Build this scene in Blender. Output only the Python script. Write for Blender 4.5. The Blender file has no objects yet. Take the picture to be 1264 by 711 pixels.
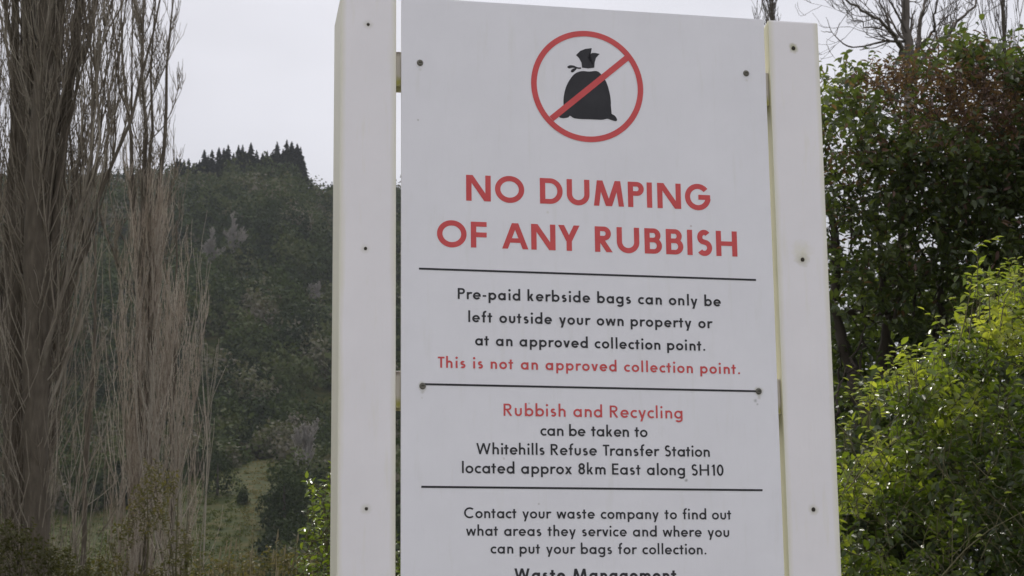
import bpy, bmesh, math, random
import numpy as np
from mathutils import Vector, Matrix, noise
R = math.radians
random.seed(7); rng = np.random.default_rng(7)
scene = bpy.context.scene
C = scene.collection

# ------------------------------------------------------------ camera
CAM_H = 1.5
F_PX, PITCH, ROLL, YAW = 2323.6, 0.193006, -0.010490, 0.212118      # photo 1264 x 711
cam = bpy.data.cameras.new('camera'); camo = bpy.data.objects.new('camera', cam); C.objects.link(camo)
cp, sp, cr, sr = math.cos(PITCH), math.sin(PITCH), math.cos(ROLL), math.sin(ROLL)
v_right = Vector((1, 0, 0)) * cr + Vector((0, -sp, cp)) * sr
v_up = Vector((1, 0, 0)) * -sr + Vector((0, -sp, cp)) * cr
v_fwd = Vector((0, cp, sp))
camo.matrix_world = Matrix(((v_right.x, v_up.x, -v_fwd.x, 0), (v_right.y, v_up.y, -v_fwd.y, 0),
                            (v_right.z, v_up.z, -v_fwd.z, CAM_H), (0, 0, 0, 1)))
cam.sensor_width = 36; cam.lens = F_PX / 1264 * 36
cam.clip_start = 0.1; cam.clip_end = 6000
cam.dof.use_dof = True; cam.dof.focus_distance = 2.95; cam.dof.aperture_fstop = 36
scene.camera = camo

# ------------------------------------------------------------ sky, sun, exposure
SUN_EL, SUN_AZ = R(42), R(-10)            # behind the sign
world = bpy.data.worlds.new('World'); scene.world = world; world.use_nodes = True
nt = world.node_tree; nt.nodes.clear()
def N(tree, t, **kw):
    n = tree.nodes.new(t)
    for k, v in kw.items(): setattr(n, k, v)
    return n
out = N(nt, 'ShaderNodeOutputWorld'); bg = N(nt, 'ShaderNodeBackground'); sky = N(nt, 'ShaderNodeTexSky', sky_type='NISHITA', sun_disc=False)
sky.sun_elevation = SUN_EL; sky.sun_rotation = SUN_AZ; bg.inputs['Strength'].default_value = 0.1
tc = N(nt, 'ShaderNodeTexCoord'); sep = N(nt, 'ShaderNodeSeparateXYZ'); nt.links.new(tc.outputs['Generated'], sep.inputs[0])
grad = N(nt, 'ShaderNodeMapRange'); nt.links.new(sep.outputs['Z'], grad.inputs[0])
grad.inputs[1].default_value = 0; grad.inputs[2].default_value = 1; grad.inputs[3].default_value = 4.05; grad.inputs[4].default_value = 12.9
mp = N(nt, 'ShaderNodeMapping'); mp.inputs['Scale'].default_value = (1.6, 1.6, 4.0); nt.links.new(tc.outputs['Generated'], mp.inputs[0])
no = N(nt, 'ShaderNodeTexNoise'); no.inputs['Scale'].default_value = 1.5; no.inputs['Detail'].default_value = 4; no.inputs['Roughness'].default_value = .45
nt.links.new(mp.outputs[0], no.inputs['Vector'])
nr = N(nt, 'ShaderNodeMapRange'); nt.links.new(no.outputs[0], nr.inputs[0]); nr.inputs[1].default_value = .3; nr.inputs[2].default_value = .7
nr.inputs[3].default_value = .74; nr.inputs[4].default_value = 1.2
mul = N(nt, 'ShaderNodeMath', operation='MULTIPLY'); nt.links.new(grad.outputs[0], mul.inputs[0]); nt.links.new(nr.outputs[0], mul.inputs[1])
cl = N(nt, 'ShaderNodeVectorMath', operation='SCALE'); cl.inputs[0].default_value = (0.985, 0.98, 1.045); nt.links.new(mul.outputs[0], cl.inputs['Scale'])
mix = N(nt, 'ShaderNodeMix', data_type='RGBA'); mix.inputs[0].default_value = .93
nt.links.new(sky.outputs[0], mix.inputs[6]); nt.links.new(cl.outputs[0], mix.inputs[7])
nt.links.new(mix.outputs[2], bg.inputs['Color']); nt.links.new(bg.outputs[0], out.inputs[0])
sun = bpy.data.lights.new('sun', 'SUN'); sun.energy = 2.5; sun.angle = R(10); sun.color = (1, .95, .86)
suno = bpy.data.objects.new('sun', sun); C.objects.link(suno)
sd = Vector((math.sin(SUN_AZ) * math.cos(SUN_EL), math.cos(SUN_AZ) * math.cos(SUN_EL), math.sin(SUN_EL)))
suno.rotation_euler = sd.to_track_quat('Z', 'Y').to_euler(); suno.location = (0, 0, 30)
vs = scene.view_settings; vs.view_transform = 'Standard'; vs.look = 'None'; vs.exposure = .14; vs.gamma = 1; vs.use_curve_mapping = False
scene.cycles.max_bounces = 6; scene.cycles.transparent_max_bounces = 4

# ------------------------------------------------------------ helpers
def ray(px, py):
    x = (px - 632) / F_PX; y = -(py - 355.5) / F_PX
    return v_fwd + v_right * x + v_up * y
def at(px, py, D):
    """point on the sight line of a photo pixel, D metres ahead of the camera"""
    d = ray(px, py); return Vector((0, 0, CAM_H)) + d * (D / d.y)
def put(name, me, mats, parent=None, loc=(0, 0, 0)):
    o = bpy.data.objects.new(name, me); C.objects.link(o)
    if not me.materials:
        for m in (mats if isinstance(mats, (list, tuple)) else [mats]): me.materials.append(m)
    o.location = loc
    if name in ('twigs', 'stems', 'stalks', 'branches'): o['kind'] = 'stuff'
    if parent: o.parent = parent
    return o
def tag(o, label=None, cat=None, group=None, kind=None):
    if label: o['label'] = label
    if cat: o['category'] = cat
    if group: o['group'] = group
    if kind: o['kind'] = kind
    return o
def empty(name, loc, label, cat, group=None, rz=0):
    o = bpy.data.objects.new(name, None); C.objects.link(o); o.location = loc; o.rotation_euler = (0, 0, rz); o.empty_display_size = .1
    return tag(o, label, cat, group)
def mesh_np(name, V, F, smooth=False, tint=None, midx=None):
    V = np.asarray(V, np.float32); F = np.asarray(F, np.int32); k = F.shape[1]
    me = bpy.data.meshes.new(name); me.vertices.add(len(V)); me.vertices.foreach_set('co', V.ravel())
    me.loops.add(F.size); me.loops.foreach_set('vertex_index', F.ravel())
    me.polygons.add(len(F)); me.polygons.foreach_set('loop_start', np.arange(0, F.size, k, dtype=np.int32))
    me.polygons.foreach_set('loop_total', np.full(len(F), k, np.int32))
    if midx is not None: me.polygons.foreach_set('material_index', np.asarray(midx, np.int32))
    me.update(calc_edges=True)
    if smooth: me.polygons.foreach_set('use_smooth', np.ones(len(F), bool))
    if tint is not None:
        a = me.attributes.new('tint', 'FLOAT', 'FACE'); a.data.foreach_set('value', np.asarray(tint, np.float32))
    return me
def unit(a): return a / np.maximum(np.linalg.norm(a, axis=-1, keepdims=True), 1e-9)

class Tubes:
    """collects tapered limbs and joins them as ONE mesh"""
    def __init__(s): s.V = []; s.F = []; s.T = []; s.n = 0
    def add(s, P, rad, sides=4, tint=None):
        P = np.asarray(P, float); n = len(P); rad = np.asarray(rad, float)
        T = unit(np.gradient(P, axis=0)); ref = np.array([0.31, 0.95, 0.02]) if abs(T[0][2]) > .6 else np.array([0, 0, 1.])
        A = unit(np.cross(T, ref)); B = np.cross(T, A)
        a = np.arange(sides) * 2 * math.pi / sides
        ring = P[:, None, :] + rad[:, None, None] * (A[:, None, :] * np.cos(a)[None, :, None] + B[:, None, :] * np.sin(a)[None, :, None])
        s.V.append(ring.reshape(-1, 3))
        i = np.arange(n - 1)[:, None] * sides; j = np.arange(sides)[None, :]; j2 = (j + 1) % sides
        f = np.stack([i + j, i + j2, i + sides + j2, i + sides + j], -1).reshape(-1, 4) + s.n
        s.F.append(f); s.T.append(np.full(len(f), random.random() if tint is None else tint)); s.n += n * sides
    def mesh(s, name): return mesh_np(name, np.concatenate(s.V), np.concatenate(s.F), True, np.concatenate(s.T))

def leaves_mesh(name, P, D, Nn, L, W, tint, midx=None, fold=.25, curl=.15):
    """many leaves, each two folded quads along a midrib"""
    D = unit(D); S = unit(np.cross(D, Nn)); U = np.cross(S, D)
    L = np.asarray(L)[:, None]; W = np.asarray(W)[:, None]
    b = P; tip = P + D * L - U * L * curl
    r1 = P + D * L * .28 + S * W * .42 + U * W * fold; r2 = P + D * L * .62 + S * W * .46 + U * (W * fold - L * curl * .4)
    l1 = P + D * L * .28 - S * W * .42 + U * W * fold; l2 = P + D * L * .62 - S * W * .46 + U * (W * fold - L * curl * .4)
    V = np.stack([b, r1, r2, tip, l2, l1], 1).reshape(-1, 3)
    i = np.arange(len(P))[:, None] * 6
    F = np.concatenate([i + np.array([0, 1, 2, 3]), i + np.array([0, 3, 4, 5])], 1).reshape(-1, 4)
    return mesh_np(name, V, F, False, np.repeat(tint, 2), None if midx is None else np.repeat(midx, 2))

def flakes_mesh(name, P, D, Nn, L, W, tint):
    """leaf clumps as single four-sided faces"""
    D = unit(D); S = unit(np.cross(D, Nn)); L = np.asarray(L)[:, None]; W = np.asarray(W)[:, None]
    V = np.stack([P, P + D * L * .45 + S * W * .5, P + D * L, P + D * L * .5 - S * W * .45], 1).reshape(-1, 3)
    return mesh_np(name, V, np.arange(len(P) * 4).reshape(-1, 4), False, tint)
def material(name):
    m = bpy.data.materials.new(name); m.use_nodes = True; t = m.node_tree; b = t.nodes['Principled BSDF']; return m, t, b
def rgb(c): return (*c, 1)
def ramp(t, fac, stops):
    r = N(t, 'ShaderNodeValToRGB'); e = r.color_ramp.elements
    while len(e) < len(stops): e.new(.5)
    for k, (p, c) in enumerate(stops): e[k].position = p; e[k].color = rgb(c)
    t.links.new(fac, r.inputs[0]); return r
def objcoord(t, scale=(1, 1, 1)):
    tc = N(t, 'ShaderNodeTexCoord'); m = N(t, 'ShaderNodeMapping'); m.inputs['Scale'].default_value = scale
    t.links.new(tc.outputs['Object'], m.inputs[0]); return m.outputs[0]
def noisetex(t, vec, scale, detail=4, rough=.5):
    n = N(t, 'ShaderNodeTexNoise'); n.inputs['Scale'].default_value = scale; n.inputs['Detail'].default_value = detail; n.inputs['Roughness'].default_value = rough
    t.links.new(vec, n.inputs['Vector']); return n.outputs[0]
def leaf_mat(name, cols, trans=.35, rough=.4, spec=.5):
    """leaf with per-leaf tint; cols darkest..lightest"""
    m, t, b = material(name)
    a = N(t, 'ShaderNodeAttribute', attribute_name='tint')
    r = ramp(t, a.outputs['Fac'], [(k / (len(cols) - 1), c) for k, c in enumerate(cols)])
    b.inputs['Roughness'].default_value = rough; b.inputs['Specular IOR Level'].default_value = spec
    t.links.new(r.outputs[0], b.inputs['Base Color'])
    tr = N(t, 'ShaderNodeBsdfTranslucent'); g = N(t, 'ShaderNodeMix', data_type='RGBA', blend_type='MULTIPLY'); g.inputs[0].default_value = 1
    g.inputs[7].default_value = (1.5, 1.6, .7, 1); t.links.new(r.outputs[0], g.inputs[6]); t.links.new(g.outputs[2], tr.inputs[0])
    mx = N(t, 'ShaderNodeMixShader'); mx.inputs[0].default_value = trans
    t.links.new(b.outputs[0], mx.inputs[1]); t.links.new(tr.outputs[0], mx.inputs[2]); t.links.new(mx.outputs[0], t.nodes['Material Output'].inputs[0])
    return m
def bark_mat(name, cols, scale=30, zs=.25):
    m, t, b = material(name); v = objcoord(t, (1, 1, zs)); n = noisetex(t, v, scale, 5, .6)
    a = N(t, 'ShaderNodeAttribute', attribute_name='tint'); ad = N(t, 'ShaderNodeMath', operation='MULTIPLY_ADD'); ad.inputs[1].default_value = .45; ad.use_clamp = True
    t.links.new(a.outputs['Fac'], ad.inputs[0])
    sc = N(t, 'ShaderNodeMath', operation='MULTIPLY'); sc.inputs[1].default_value = .6; t.links.new(n, sc.inputs[0]); t.links.new(sc.outputs[0], ad.inputs[2])
    r = ramp(t, ad.outputs[0], [(.15 + .7 * k / (len(cols) - 1), c) for k, c in enumerate(cols)])
    t.links.new(r.outputs[0], b.inputs['Base Color']); b.inputs['Roughness'].default_value = .85; b.inputs['Specular IOR Level'].default_value = .2
    bp = N(t, 'ShaderNodeBump'); bp.inputs['Strength'].default_value = .6; bp.inputs['Distance'].default_value = .01
    t.links.new(n, bp.inputs['Height']); t.links.new(bp.outputs[0], b.inputs['Normal'])
    return m

# ------------------------------------------------------------ materials of the sign
ALBEDO = .83
def paint_mat(name, base, algae, edge=None, stains=()):
    m, t, b = material(name); v = objcoord(t)
    n1 = noisetex(t, v, 9, 5, .6)
    vz = objcoord(t, (1, 1, .12)); n2 = noisetex(t, vz, 60, 4, .6)
    r = ramp(t, n1, [(.3, base), (.75, tuple(c * .94 for c in base))])
    col = r.outputs[0]
    def over(mask, c, amt=1):
        nonlocal col
        mx = N(t, 'ShaderNodeMix', data_type='RGBA'); mu = N(t, 'ShaderNodeMath', operation='MULTIPLY'); mu.inputs[1].default_value = amt; mu.use_clamp = True
        t.links.new(mask, mu.inputs[0]); t.links.new(mu.outputs[0], mx.inputs[0]); t.links.new(col, mx.inputs[6]); mx.inputs[7].default_value = rgb(c); col = mx.outputs[2]
    st = N(t, 'ShaderNodeMapRange'); st.inputs[1].default_value = .56; st.inputs[2].default_value = .75; t.links.new(n2, st.inputs[0]); over(st.outputs[0], algae, .22)
    if edge:                                     # algae creeping in from the long edges of the post
        cx, half = edge
        s = N(t, 'ShaderNodeSeparateXYZ'); t.links.new(v, s.inputs[0])
        su = N(t, 'ShaderNodeMath', operation='SUBTRACT'); su.inputs[1].default_value = cx; t.links.new(s.outputs[0], su.inputs[0])
        ab = N(t, 'ShaderNodeMath', operation='ABSOLUTE'); t.links.new(su.outputs[0], ab.inputs[0])
        vz2 = objcoord(t, (1, 1, .35)); n3 = noisetex(t, vz2, 14, 4, .6)
        ml = N(t, 'ShaderNodeMath', operation='MULTIPLY_ADD'); ml.inputs[1].default_value = .016; t.links.new(n3, ml.inputs[0]); t.links.new(ab.outputs[0], ml.inputs[2])
        mr = N(t, 'ShaderNodeMapRange'); mr.inputs[1].default_value = half; mr.inputs[2].default_value = half + .009; t.links.new(ml.outputs[0], mr.inputs[0]); over(mr.outputs[0], algae, .55)
    for (x, z, rad, c, amt) in stains:
        d = N(t, 'ShaderNodeVectorMath', operation='DISTANCE'); d.inputs[1].default_value = (x, 0, z)
        vv = objcoord(t, (1, 0, 1)); t.links.new(vv, d.inputs[0])
        n4 = noisetex(t, v, 90, 3, .6); ml = N(t, 'ShaderNodeMath', operation='MULTIPLY_ADD'); ml.inputs[1].default_value = rad * 1.2
        t.links.new(n4, ml.inputs[0]); t.links.new(d.outputs['Value'], ml.inputs[2])
        mr = N(t, 'ShaderNodeMapRange'); mr.inputs[1].default_value = rad * 1.7; mr.inputs[2].default_value = rad * .7; t.links.new(ml.outputs[0], mr.inputs[0]); over(mr.outputs[0], c, amt)
    t.links.new(col, b.inputs['Base Color']); b.inputs['Roughness'].default_value = .45; b.inputs['Specular IOR Level'].default_value = .35
    bp = N(t, 'ShaderNodeBump'); bp.inputs['Strength'].default_value = .3; bp.inputs['Distance'].default_value = .002
    t.links.new(n2, bp.inputs['Height']); t.links.new(bp.outputs[0], b.inputs['Normal'])
    return m
def print_mat(name, c, c2=None, rough=.4):
    m, t, b = material(name); n = noisetex(t, objcoord(t), 22, 4, .6)
    r = ramp(t, n, [(.35, c), (.7, c2 or tuple(x * 1.15 for x in c))]); t.links.new(r.outputs[0], b.inputs['Base Color']); b.inputs['Roughness'].default_value = rough
    b.inputs['Specular IOR Level'].default_value = .3
    return m
WHITE = (.875, .855, .875)
ALG = (.70, .68, .48)
MOSS = (.35, .34, .13)
m_red = print_mat('red_vinyl', (.60, .085, .088), (.68, .11, .11))
m_black = print_mat('black_vinyl', (.026, .026, .03), (.04, .04, .045))
m_screw = print_mat('weathered_screw', (.10, .10, .085), (.22, .21, .17), .6)
m_rust = print_mat('dark_nail', (.03, .026, .02), (.06, .05, .035), .7)

# ------------------------------------------------------------ the sign
D0 = 2.86; U0 = .127
def sgn(px, py):
    """photo pixel -> (x, z) in the plane of the sign's face"""
    d = ray(px, py); n = Vector((-math.sin(YAW), math.cos(YAW), 0)); h = Vector((math.cos(YAW), math.sin(YAW), 0))
    P = d * (math.cos(YAW) * D0 / d.dot(n)) - Vector((0, D0, 0))
    return P.dot(h) - U0, P.z + CAM_H
sign = empty('notice_sign', (U0 * math.cos(YAW), D0 + U0 * math.sin(YAW), 0),
             'tall white notice board forbidding rubbish dumping, bolted between two white wooden posts', 'sign', None, YAW)
PL, PR, PT, PB = -.1733 - U0, .4275 - U0, 1.0217 + CAM_H, .82

def bevelled_box(x0, x1, y0, y1, z0, z1, bev, seg=2, back_drop=0, zcut=1):
    bm = bmesh.new(); bmesh.ops.create_cube(bm, size=1)
    for v in bm.verts:
        v.co = Vector((x0 if v.co.x < 0 else x1, y0 if v.co.y < 0 else y1, z0 if v.co.z < 0 else z1))
    for v in bm.verts:
        if v.co.z > (z0 + z1) / 2 and v.co.y > (y0 + y1) / 2: v.co.z -= back_drop
    bmesh.ops.bevel(bm, geom=list(bm.edges), offset=bev, segments=seg, profile=.6, affect='EDGES')
    return bm
def bm_mesh(bm, name):
    me = bpy.data.meshes.new(name); bm.to_mesh(me); bm.free(); return me
nail_px = {'l': [(454.5, 30.2), (451.2, 306.8), (452.2, 628)], 'r': [(979.3, 59.7), (990.6, 320.5), (1004, 629)]}
def post(x0, x1, key, lab):
    bm = bevelled_box(x0, x1, 0, .088, 0, PT + .0, .003, 2, .024)
    for f in bm.faces:
        f.smooth = False
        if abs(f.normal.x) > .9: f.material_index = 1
    me = bm_mesh(bm, 'post')
    st = []
    for k, (px, py) in enumerate(nail_px[key]):
        x, z = sgn(px, py)
        amt = {'l': (.25, .25, .35), 'r': (.95, .6, .45)}[key][k]; rad = {'l': (.008, .008, .009), 'r': (.009, .012, .009)}[key][k]
        st.append((x, z, rad, MOSS, amt))
        if key == 'r' and k == 1: st.append((x, z + .014, .018, ALG, .5))
    me.materials.append(paint_mat('white_post_paint', WHITE, ALG, ((x0 + x1) / 2, (x1 - x0) / 2 - .002), st))
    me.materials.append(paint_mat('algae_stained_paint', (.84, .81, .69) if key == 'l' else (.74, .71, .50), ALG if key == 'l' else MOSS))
    p = put('post', me, None, sign); p['label'] = lab
    for px, py in nail_px[key]:
        x, z = sgn(px, py); b2 = bmesh.new(); r = .0026 if key == 'l' else .0034
        bmesh.ops.create_uvsphere(b2, u_segments=10, v_segments=6, radius=r)
        for v in b2.verts: v.co = Vector((x + v.co.x, v.co.y * .45 - .0004, z + v.co.z * random.uniform(.85, 1.15)))
        put('nail', bm_mesh(b2, 'nail'), m_rust, p)
    return p
post(-.2688 - U0, -.1811 - U0, 'l', 'left white post with cream algae stained side')
post(.4349 - U0, .5218 - U0, 'r', 'right white post with mossy nail stains')

panel_stains = [(*sgn(px, py), rad, c, a) for px, py, rad, c, a in [
    (518.5, 77.5, .006, (.3, .3, .24), .6), (921, 90.5, .006, (.3, .3, .24), .6), (521.7, 476.5, .0075, MOSS, .6), (936.5, 483, .008, MOSS, .7),
    (932.5, 494.5, .0035, (.2, .2, .18), .6), (935, 499, .0022, (.2, .2, .18), .5), (847, 593, .0032, (.2, .2, .18), .75), (516, 148, .0018, (.35, .35, .3), .8),
    (653, 498, .002, (.4, .38, .33), .6), (853, 279, .002, (.35, .2, .18), .6), (665, 622, .002, (.45, .43, .4), .6), (622, 566, .0025, (.5, .48, .44), .6),
    (676, 262, .003, (.6, .58, .5), .5), (521.5, 484, .003, (.45, .44, .36), .4), (521, 491, .002, (.5, .49, .42), .35), (937, 491, .003, (.45, .44, .36), .4), (518.8, 86, .003, (.6, .59, .52), .4), (921.5, 99, .003, (.6, .59, .52), .4)]]
pm = bm_mesh(bevelled_box(PL, PR, 0, .004, PB, PT, .0006, 1), 'panel')
panel = put('panel', pm, paint_mat('sign_face', (.85, .85, .89), (.66, .66, .6), None, panel_stains), sign)
for k, (ya, yb) in enumerate([(62, 105), (457, 503)]):
    za = sgn(492, ya)[1]; zb = sgn(492, yb)[1]
    rm = bm_mesh(bevelled_box(-.1811 - U0 + .0003, .4349 - U0 - .0003, .0065, .0415, zb, za, .002, 2), 'rail')
    zs = (zb + .006)
    rl = put('rail', rm, paint_mat('rail_paint', (.58, .54, .46), MOSS, None, [(-.177 - U0, zs, .012, (.36, .34, .07), .95), (.43 - U0, zs, .012, (.36, .34, .07), .95), (-.177 - U0, za, .008, (.12, .09, .07), .9)]), sign)
for px, py in [(518.5, 77.5), (921, 90.5), (521.7, 476.5), (936.5, 483)]:
    x, z = sgn(px, py); b2 = bmesh.new()
    bmesh.ops.create_cone(b2, cap_ends=True, segments=14, radius1=.0052, radius2=.0036, depth=.003)
    bmesh.ops.rotate(b2, verts=b2.verts, matrix=Matrix.Rotation(R(90), 3, 'X'), cent=(0, 0, 0))
    bmesh.ops.translate(b2, verts=b2.verts, vec=(x, -.0016, z))
    s = put('screw', bm_mesh(b2, 'screw'), m_screw, panel)
    b3 = bmesh.new(); bmesh.ops.create_cube(b3, size=1)
    for v in b3.verts: v.co = Vector((x + v.co.x * .0046, -.0032 + v.co.y * .0008, z + v.co.z * .0011))
    put('slot', bm_mesh(b3, 'slot'), m_rust, s)

# --- stroke lettering (geometric sans): every stroke is a thin printed sheet
class Pen:
    def __init__(s): s.V = []; s.F = []; s.k = 0
    def poly(s, pts):                           # pts in glyph units, counter-clockwise or not
        y = -.00035 - .00003 * (s.k % 12); s.k += 1
        i = len(s.V); s.V += [(p[0], y, p[1]) for p in pts]; s.F.append(tuple(range(i, i + len(pts))))
    def strip(s, L, Rr, closed=False):
        y = -.00035 - .00003 * (s.k % 12); s.k += 1
        i = len(s.V); n = len(L)
        for a, b in zip(L, Rr): s.V += [(a[0], y, a[1]), (b[0], y, b[1])]
        for k in range(n - 1 + (1 if closed else 0)):
            a = i + 2 * k; b = i + 2 * ((k + 1) % n); s.F.append((a, a + 1, b + 1, b))
def glyph(ch, w, up):
    """returns (strokes, width). strokes: ('P', pts) polygon, ('S', left, right, closed) strip"""
    X = .655; ASC = 1.08; DSC = -.29; O = .012; h = w / 2
    S = []
    def bar(x0, y0, x1, y1): S.append(('P', [(x0, y0), (x1, y0), (x1, y1), (x0, y1)]))
    def diag(xa, ya, xb, yb, ww=None):          # horizontally cut diagonal; xa, xb = left edges at ya, yb
        ww = w if ww is None else ww
        ln = math.hypot(xb - xa, yb - ya); hw = ww * ln / abs(yb - ya)
        S.append(('P', [(xa, ya), (xa + hw, ya), (xb + hw, yb), (xb, yb)])); return hw
    def hwid(dx, dy, ww=None): return (w if ww is None else ww) * math.hypot(dx, dy) / abs(dy)
    def arc(cx, cy, rx, ry, a0, a1, n=28, ww=None, w2=None):   # centre-line radii
        hh = (w if ww is None else ww) / 2; h2 = hh if w2 is None else w2 / 2
        full = abs(a1 - a0) >= 359.9; L = []; Q = []
        n = max(6, int(n * abs(a1 - a0) / 200))
        for k in range(n + (0 if full else 1)):
            a = R(a0 + (a1 - a0) * k / n); c, s_ = math.cos(a), math.sin(a)
            L.append((cx + (rx + hh) * c, cy + (ry + h2) * s_)); Q.append((cx + (rx - hh) * c, cy + (ry - h2) * s_))
        S.append(('S', L, Q, full))
    def path(pts, ww=None):                     # round-joined polyline through points
        hh = (w if ww is None else ww) / 2; P = np.array(pts, float); T = unit(np.gradient(P, axis=0)); Nn = np.stack([-T[:, 1], T[:, 0]], 1)
        S.append(('S', [tuple(p) for p in P + Nn * hh], [tuple(p) for p in P - Nn * hh], False))
    D = X + 2 * O - .0; r = D / 2 - h; cy = X / 2; rx = r * .99; tw = w * .86
    def scurve(W_, H, o):                       # S shape by two arcs
        ru = H * .245 - h * .35; rl = H * .275 - h * .35
        ru = (H + 2 * o - w) * .235; rl = (H + 2 * o - w) * .265
        cu = H + o - h - ru; cl_ = -o + h + rl; k = (W_ - w) / 2 / rl; cxx = W_ / 2
        pts = [(cxx + k * .93 * ru * math.cos(R(a)), cu + ru * math.sin(R(a))) for a in range(38, 240, 9)]
        pts += [(cxx + k * rl * math.cos(R(a)), cl_ + rl * math.sin(R(a))) for a in range(62, -146, -9)]
        path(pts)
    c = ch
    if c == 'N':
        bar(0, 0, w, 1); bar(.93 - w, 0, .93, 1); hw = hwid(.93 - w * 1.25, 1); diag(0, 1, .93 - hw, 0); return S, .93
    if c == 'O': arc(.555, .5, .555 - h, .525 - h, 0, 360, 60); return S, 1.11
    if c == 'C': arc(.52, .5, .52 - h, .52 - h, 48, 312, 50); return S, .90
    if c == 'G':
        arc(.51, .5, .51 - h, .525 - h, 40, 352, 50); bar(.53, .5 - h * 1.0, 1.0, .5 + h * .9); return S, 1.0
    if c == 'D':
        bar(0, 0, w, 1); bar(w * .9, 0, .40, w * .92); bar(w * .9, 1 - w * .92, .40, 1); arc(.38, .5, .49 - h, .5 - h * .92, -90, 90, 30, None, w * .92); return S, .87
    if c == 'U':
        W_ = .88 if w > .18 else .80
        rr = W_ / 2 - h; bar(0, rr + h - .02, w, 1); bar(W_ - w, rr + h - .02, W_, 1); arc(W_ / 2, rr + h - .015, rr, rr, 180, 360, 30); return S, W_
    if c == 'M':
        W_ = 1.17; a = .13; hw = hwid(a, 1); diag(0, 0, a, 1); diag(W_ - hw, 0, W_ - hw - a, 1)
        m2 = hwid(.36, 1); diag(a, 1, W_ / 2 - m2 * .55, 0); diag(W_ - a - m2, 1, W_ / 2 - m2 * .45, 0); return S, W_
    if c == 'P' or c == 'R':
        B = .56; H_ = (1 - B) / 2 + h * .4; W_ = .63
        yb = .5 - (w - .15) * .2 - .04; tt = w * .9; ry = (1 - yb) / 2
        bar(0, 0, w, 1); bar(w * .9, 1 - tt, W_ - ry, 1); bar(w * .9, yb, W_ - ry, yb + tt); arc(W_ - ry - .005, yb + ry, ry - h, ry - tt / 2, -90, 90, 24, None, tt)
        if c == 'R':
            hw = hwid(.36, .5); diag(.69 - hw, 0, .69 - hw - .34, yb + tt * .4); return S, .69
        return S, .63
    if c == 'B':
        tt = w * .88; bar(0, 0, w, 1); ry = .5 * .5 + tt * .25 + .02; ru = (1 - 2 * ry + tt) / 2; W_ = .68
        bar(w * .9, 0, W_ - ry, tt); bar(w * .9, 1 - tt, W_ - .05 - ru, 1); bar(w * .9, 2 * ry - tt, W_ - ry, 2 * ry)
        arc(W_ - ry, ry, ry - h, ry - tt / 2, -90, 90, 24, None, tt); arc(W_ - .05 - ru, 1 - ru, ru - h, ru - tt / 2, -90, 90, 24, None, tt); return S, W_
    if c == 'I': bar(0, 0, w, 1); return S, w
    if c == 'F': bar(0, 0, w, 1); bar(w * .9, 1 - w * .9, .60, 1); bar(w * .9, .5 - w * .45, .60, .5 + w * .45); return S, .60
    if c == 'E': bar(0, 0, w, 1); bar(w * .9, 1 - w * .9, .56, 1); bar(w * .9, .5 - w * .45, .54, .5 + w * .45); bar(w * .9, 0, .56, w * .9); return S, .56
    if c == 'T': bar(.29 - h, 0, .29 + h, 1); bar(0, 1 - w * .9, .58, 1); return S, .58
    if c == 'H': bar(0, 0, w, 1); bar(.84 - w, 0, .84, 1); bar(w * .9, .5 - w * .43, .84 - w * .9, .5 + w * .43); return S, .84
    if c == 'A':
        hw = hwid(.4, 1); diag(0, 0, .5 - hw * .56, 1); diag(1 - hw, 0, .5 - hw * .44, 1); bar(.24, .24, .76, .24 + w * .85); return S, 1.0
    if c == 'Y':
        hw = hwid(.3, .55); diag(0, 1, .415 - hw * .5, .38); diag(.83 - hw, 1, .415 - hw * .5, .38); bar(.415 - h, 0, .415 + h, .46); return S, .83
    if c == 'S': scurve(.62 if w > .18 else .58, 1, .02); return S, .62 if w > .18 else .58
    if c == 'W':
        W_ = 1.24; q = W_ / 4; hw = hwid(.27, 1, w * .95); diag(0, 1, q - hw * .35, 0, w * .95); diag(W_ / 2 - hw / 2, 1, q - hw * .5, 0, w * .95)
        diag(W_ / 2 - hw / 2, 1, 3 * q - hw * .55, 0, w * .95); diag(W_ - hw, 1, 3 * q - hw * .65, 0, w * .95); return S, W_
    if c == 'o': arc(r + h, cy, rx, r, 0, 360, 44); return S, 2 * r + w
    if c == 'a': arc(r + h, cy, rx, r, 0, 360, 44); bar(2 * r, 0, 2 * r + w, X); return S, 2 * r + w
    if c == 'b': arc(r + h, cy, rx, r, 0, 360, 44); bar(0, 0, w, ASC); return S, 2 * r + w
    if c == 'd': arc(r + h, cy, rx, r, 0, 360, 44); bar(2 * r, 0, 2 * r + w, ASC); return S, 2 * r + w
    if c == 'p': arc(r + h, cy, rx, r, 0, 360, 44); bar(0, DSC, w, X); return S, 2 * r + w
    if c == 'g':
        arc(r + h, cy, rx, r, 0, 360, 44); bar(2 * r, -.06, 2 * r + w, X); rg = r * .92
        arc(2 * r + h - rg, -.06, rg, -DSC - .06 - h + .02, 0, -150, 26); return S, 2 * r + w
    if c == 'c': arc(r + h, cy, rx, r, 50, 310, 40); return S, r + h + r * .72
    if c == 'e':
        arc(r + h, cy, rx, r, -2, 322, 44); bar(h, cy - w * .42, 2 * r + w - .005, cy + w * .34); return S, 2 * r + w
    if c in 'hn':
        W_ = .56; ra = W_ / 2 - h; bar(0, 0, w, ASC if c == 'h' else X); arc(W_ / 2, X + O - h - ra, ra, ra, 0, 165, 26); bar(W_ - w, 0, W_, X + O - h - ra + .01); return S, W_
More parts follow.
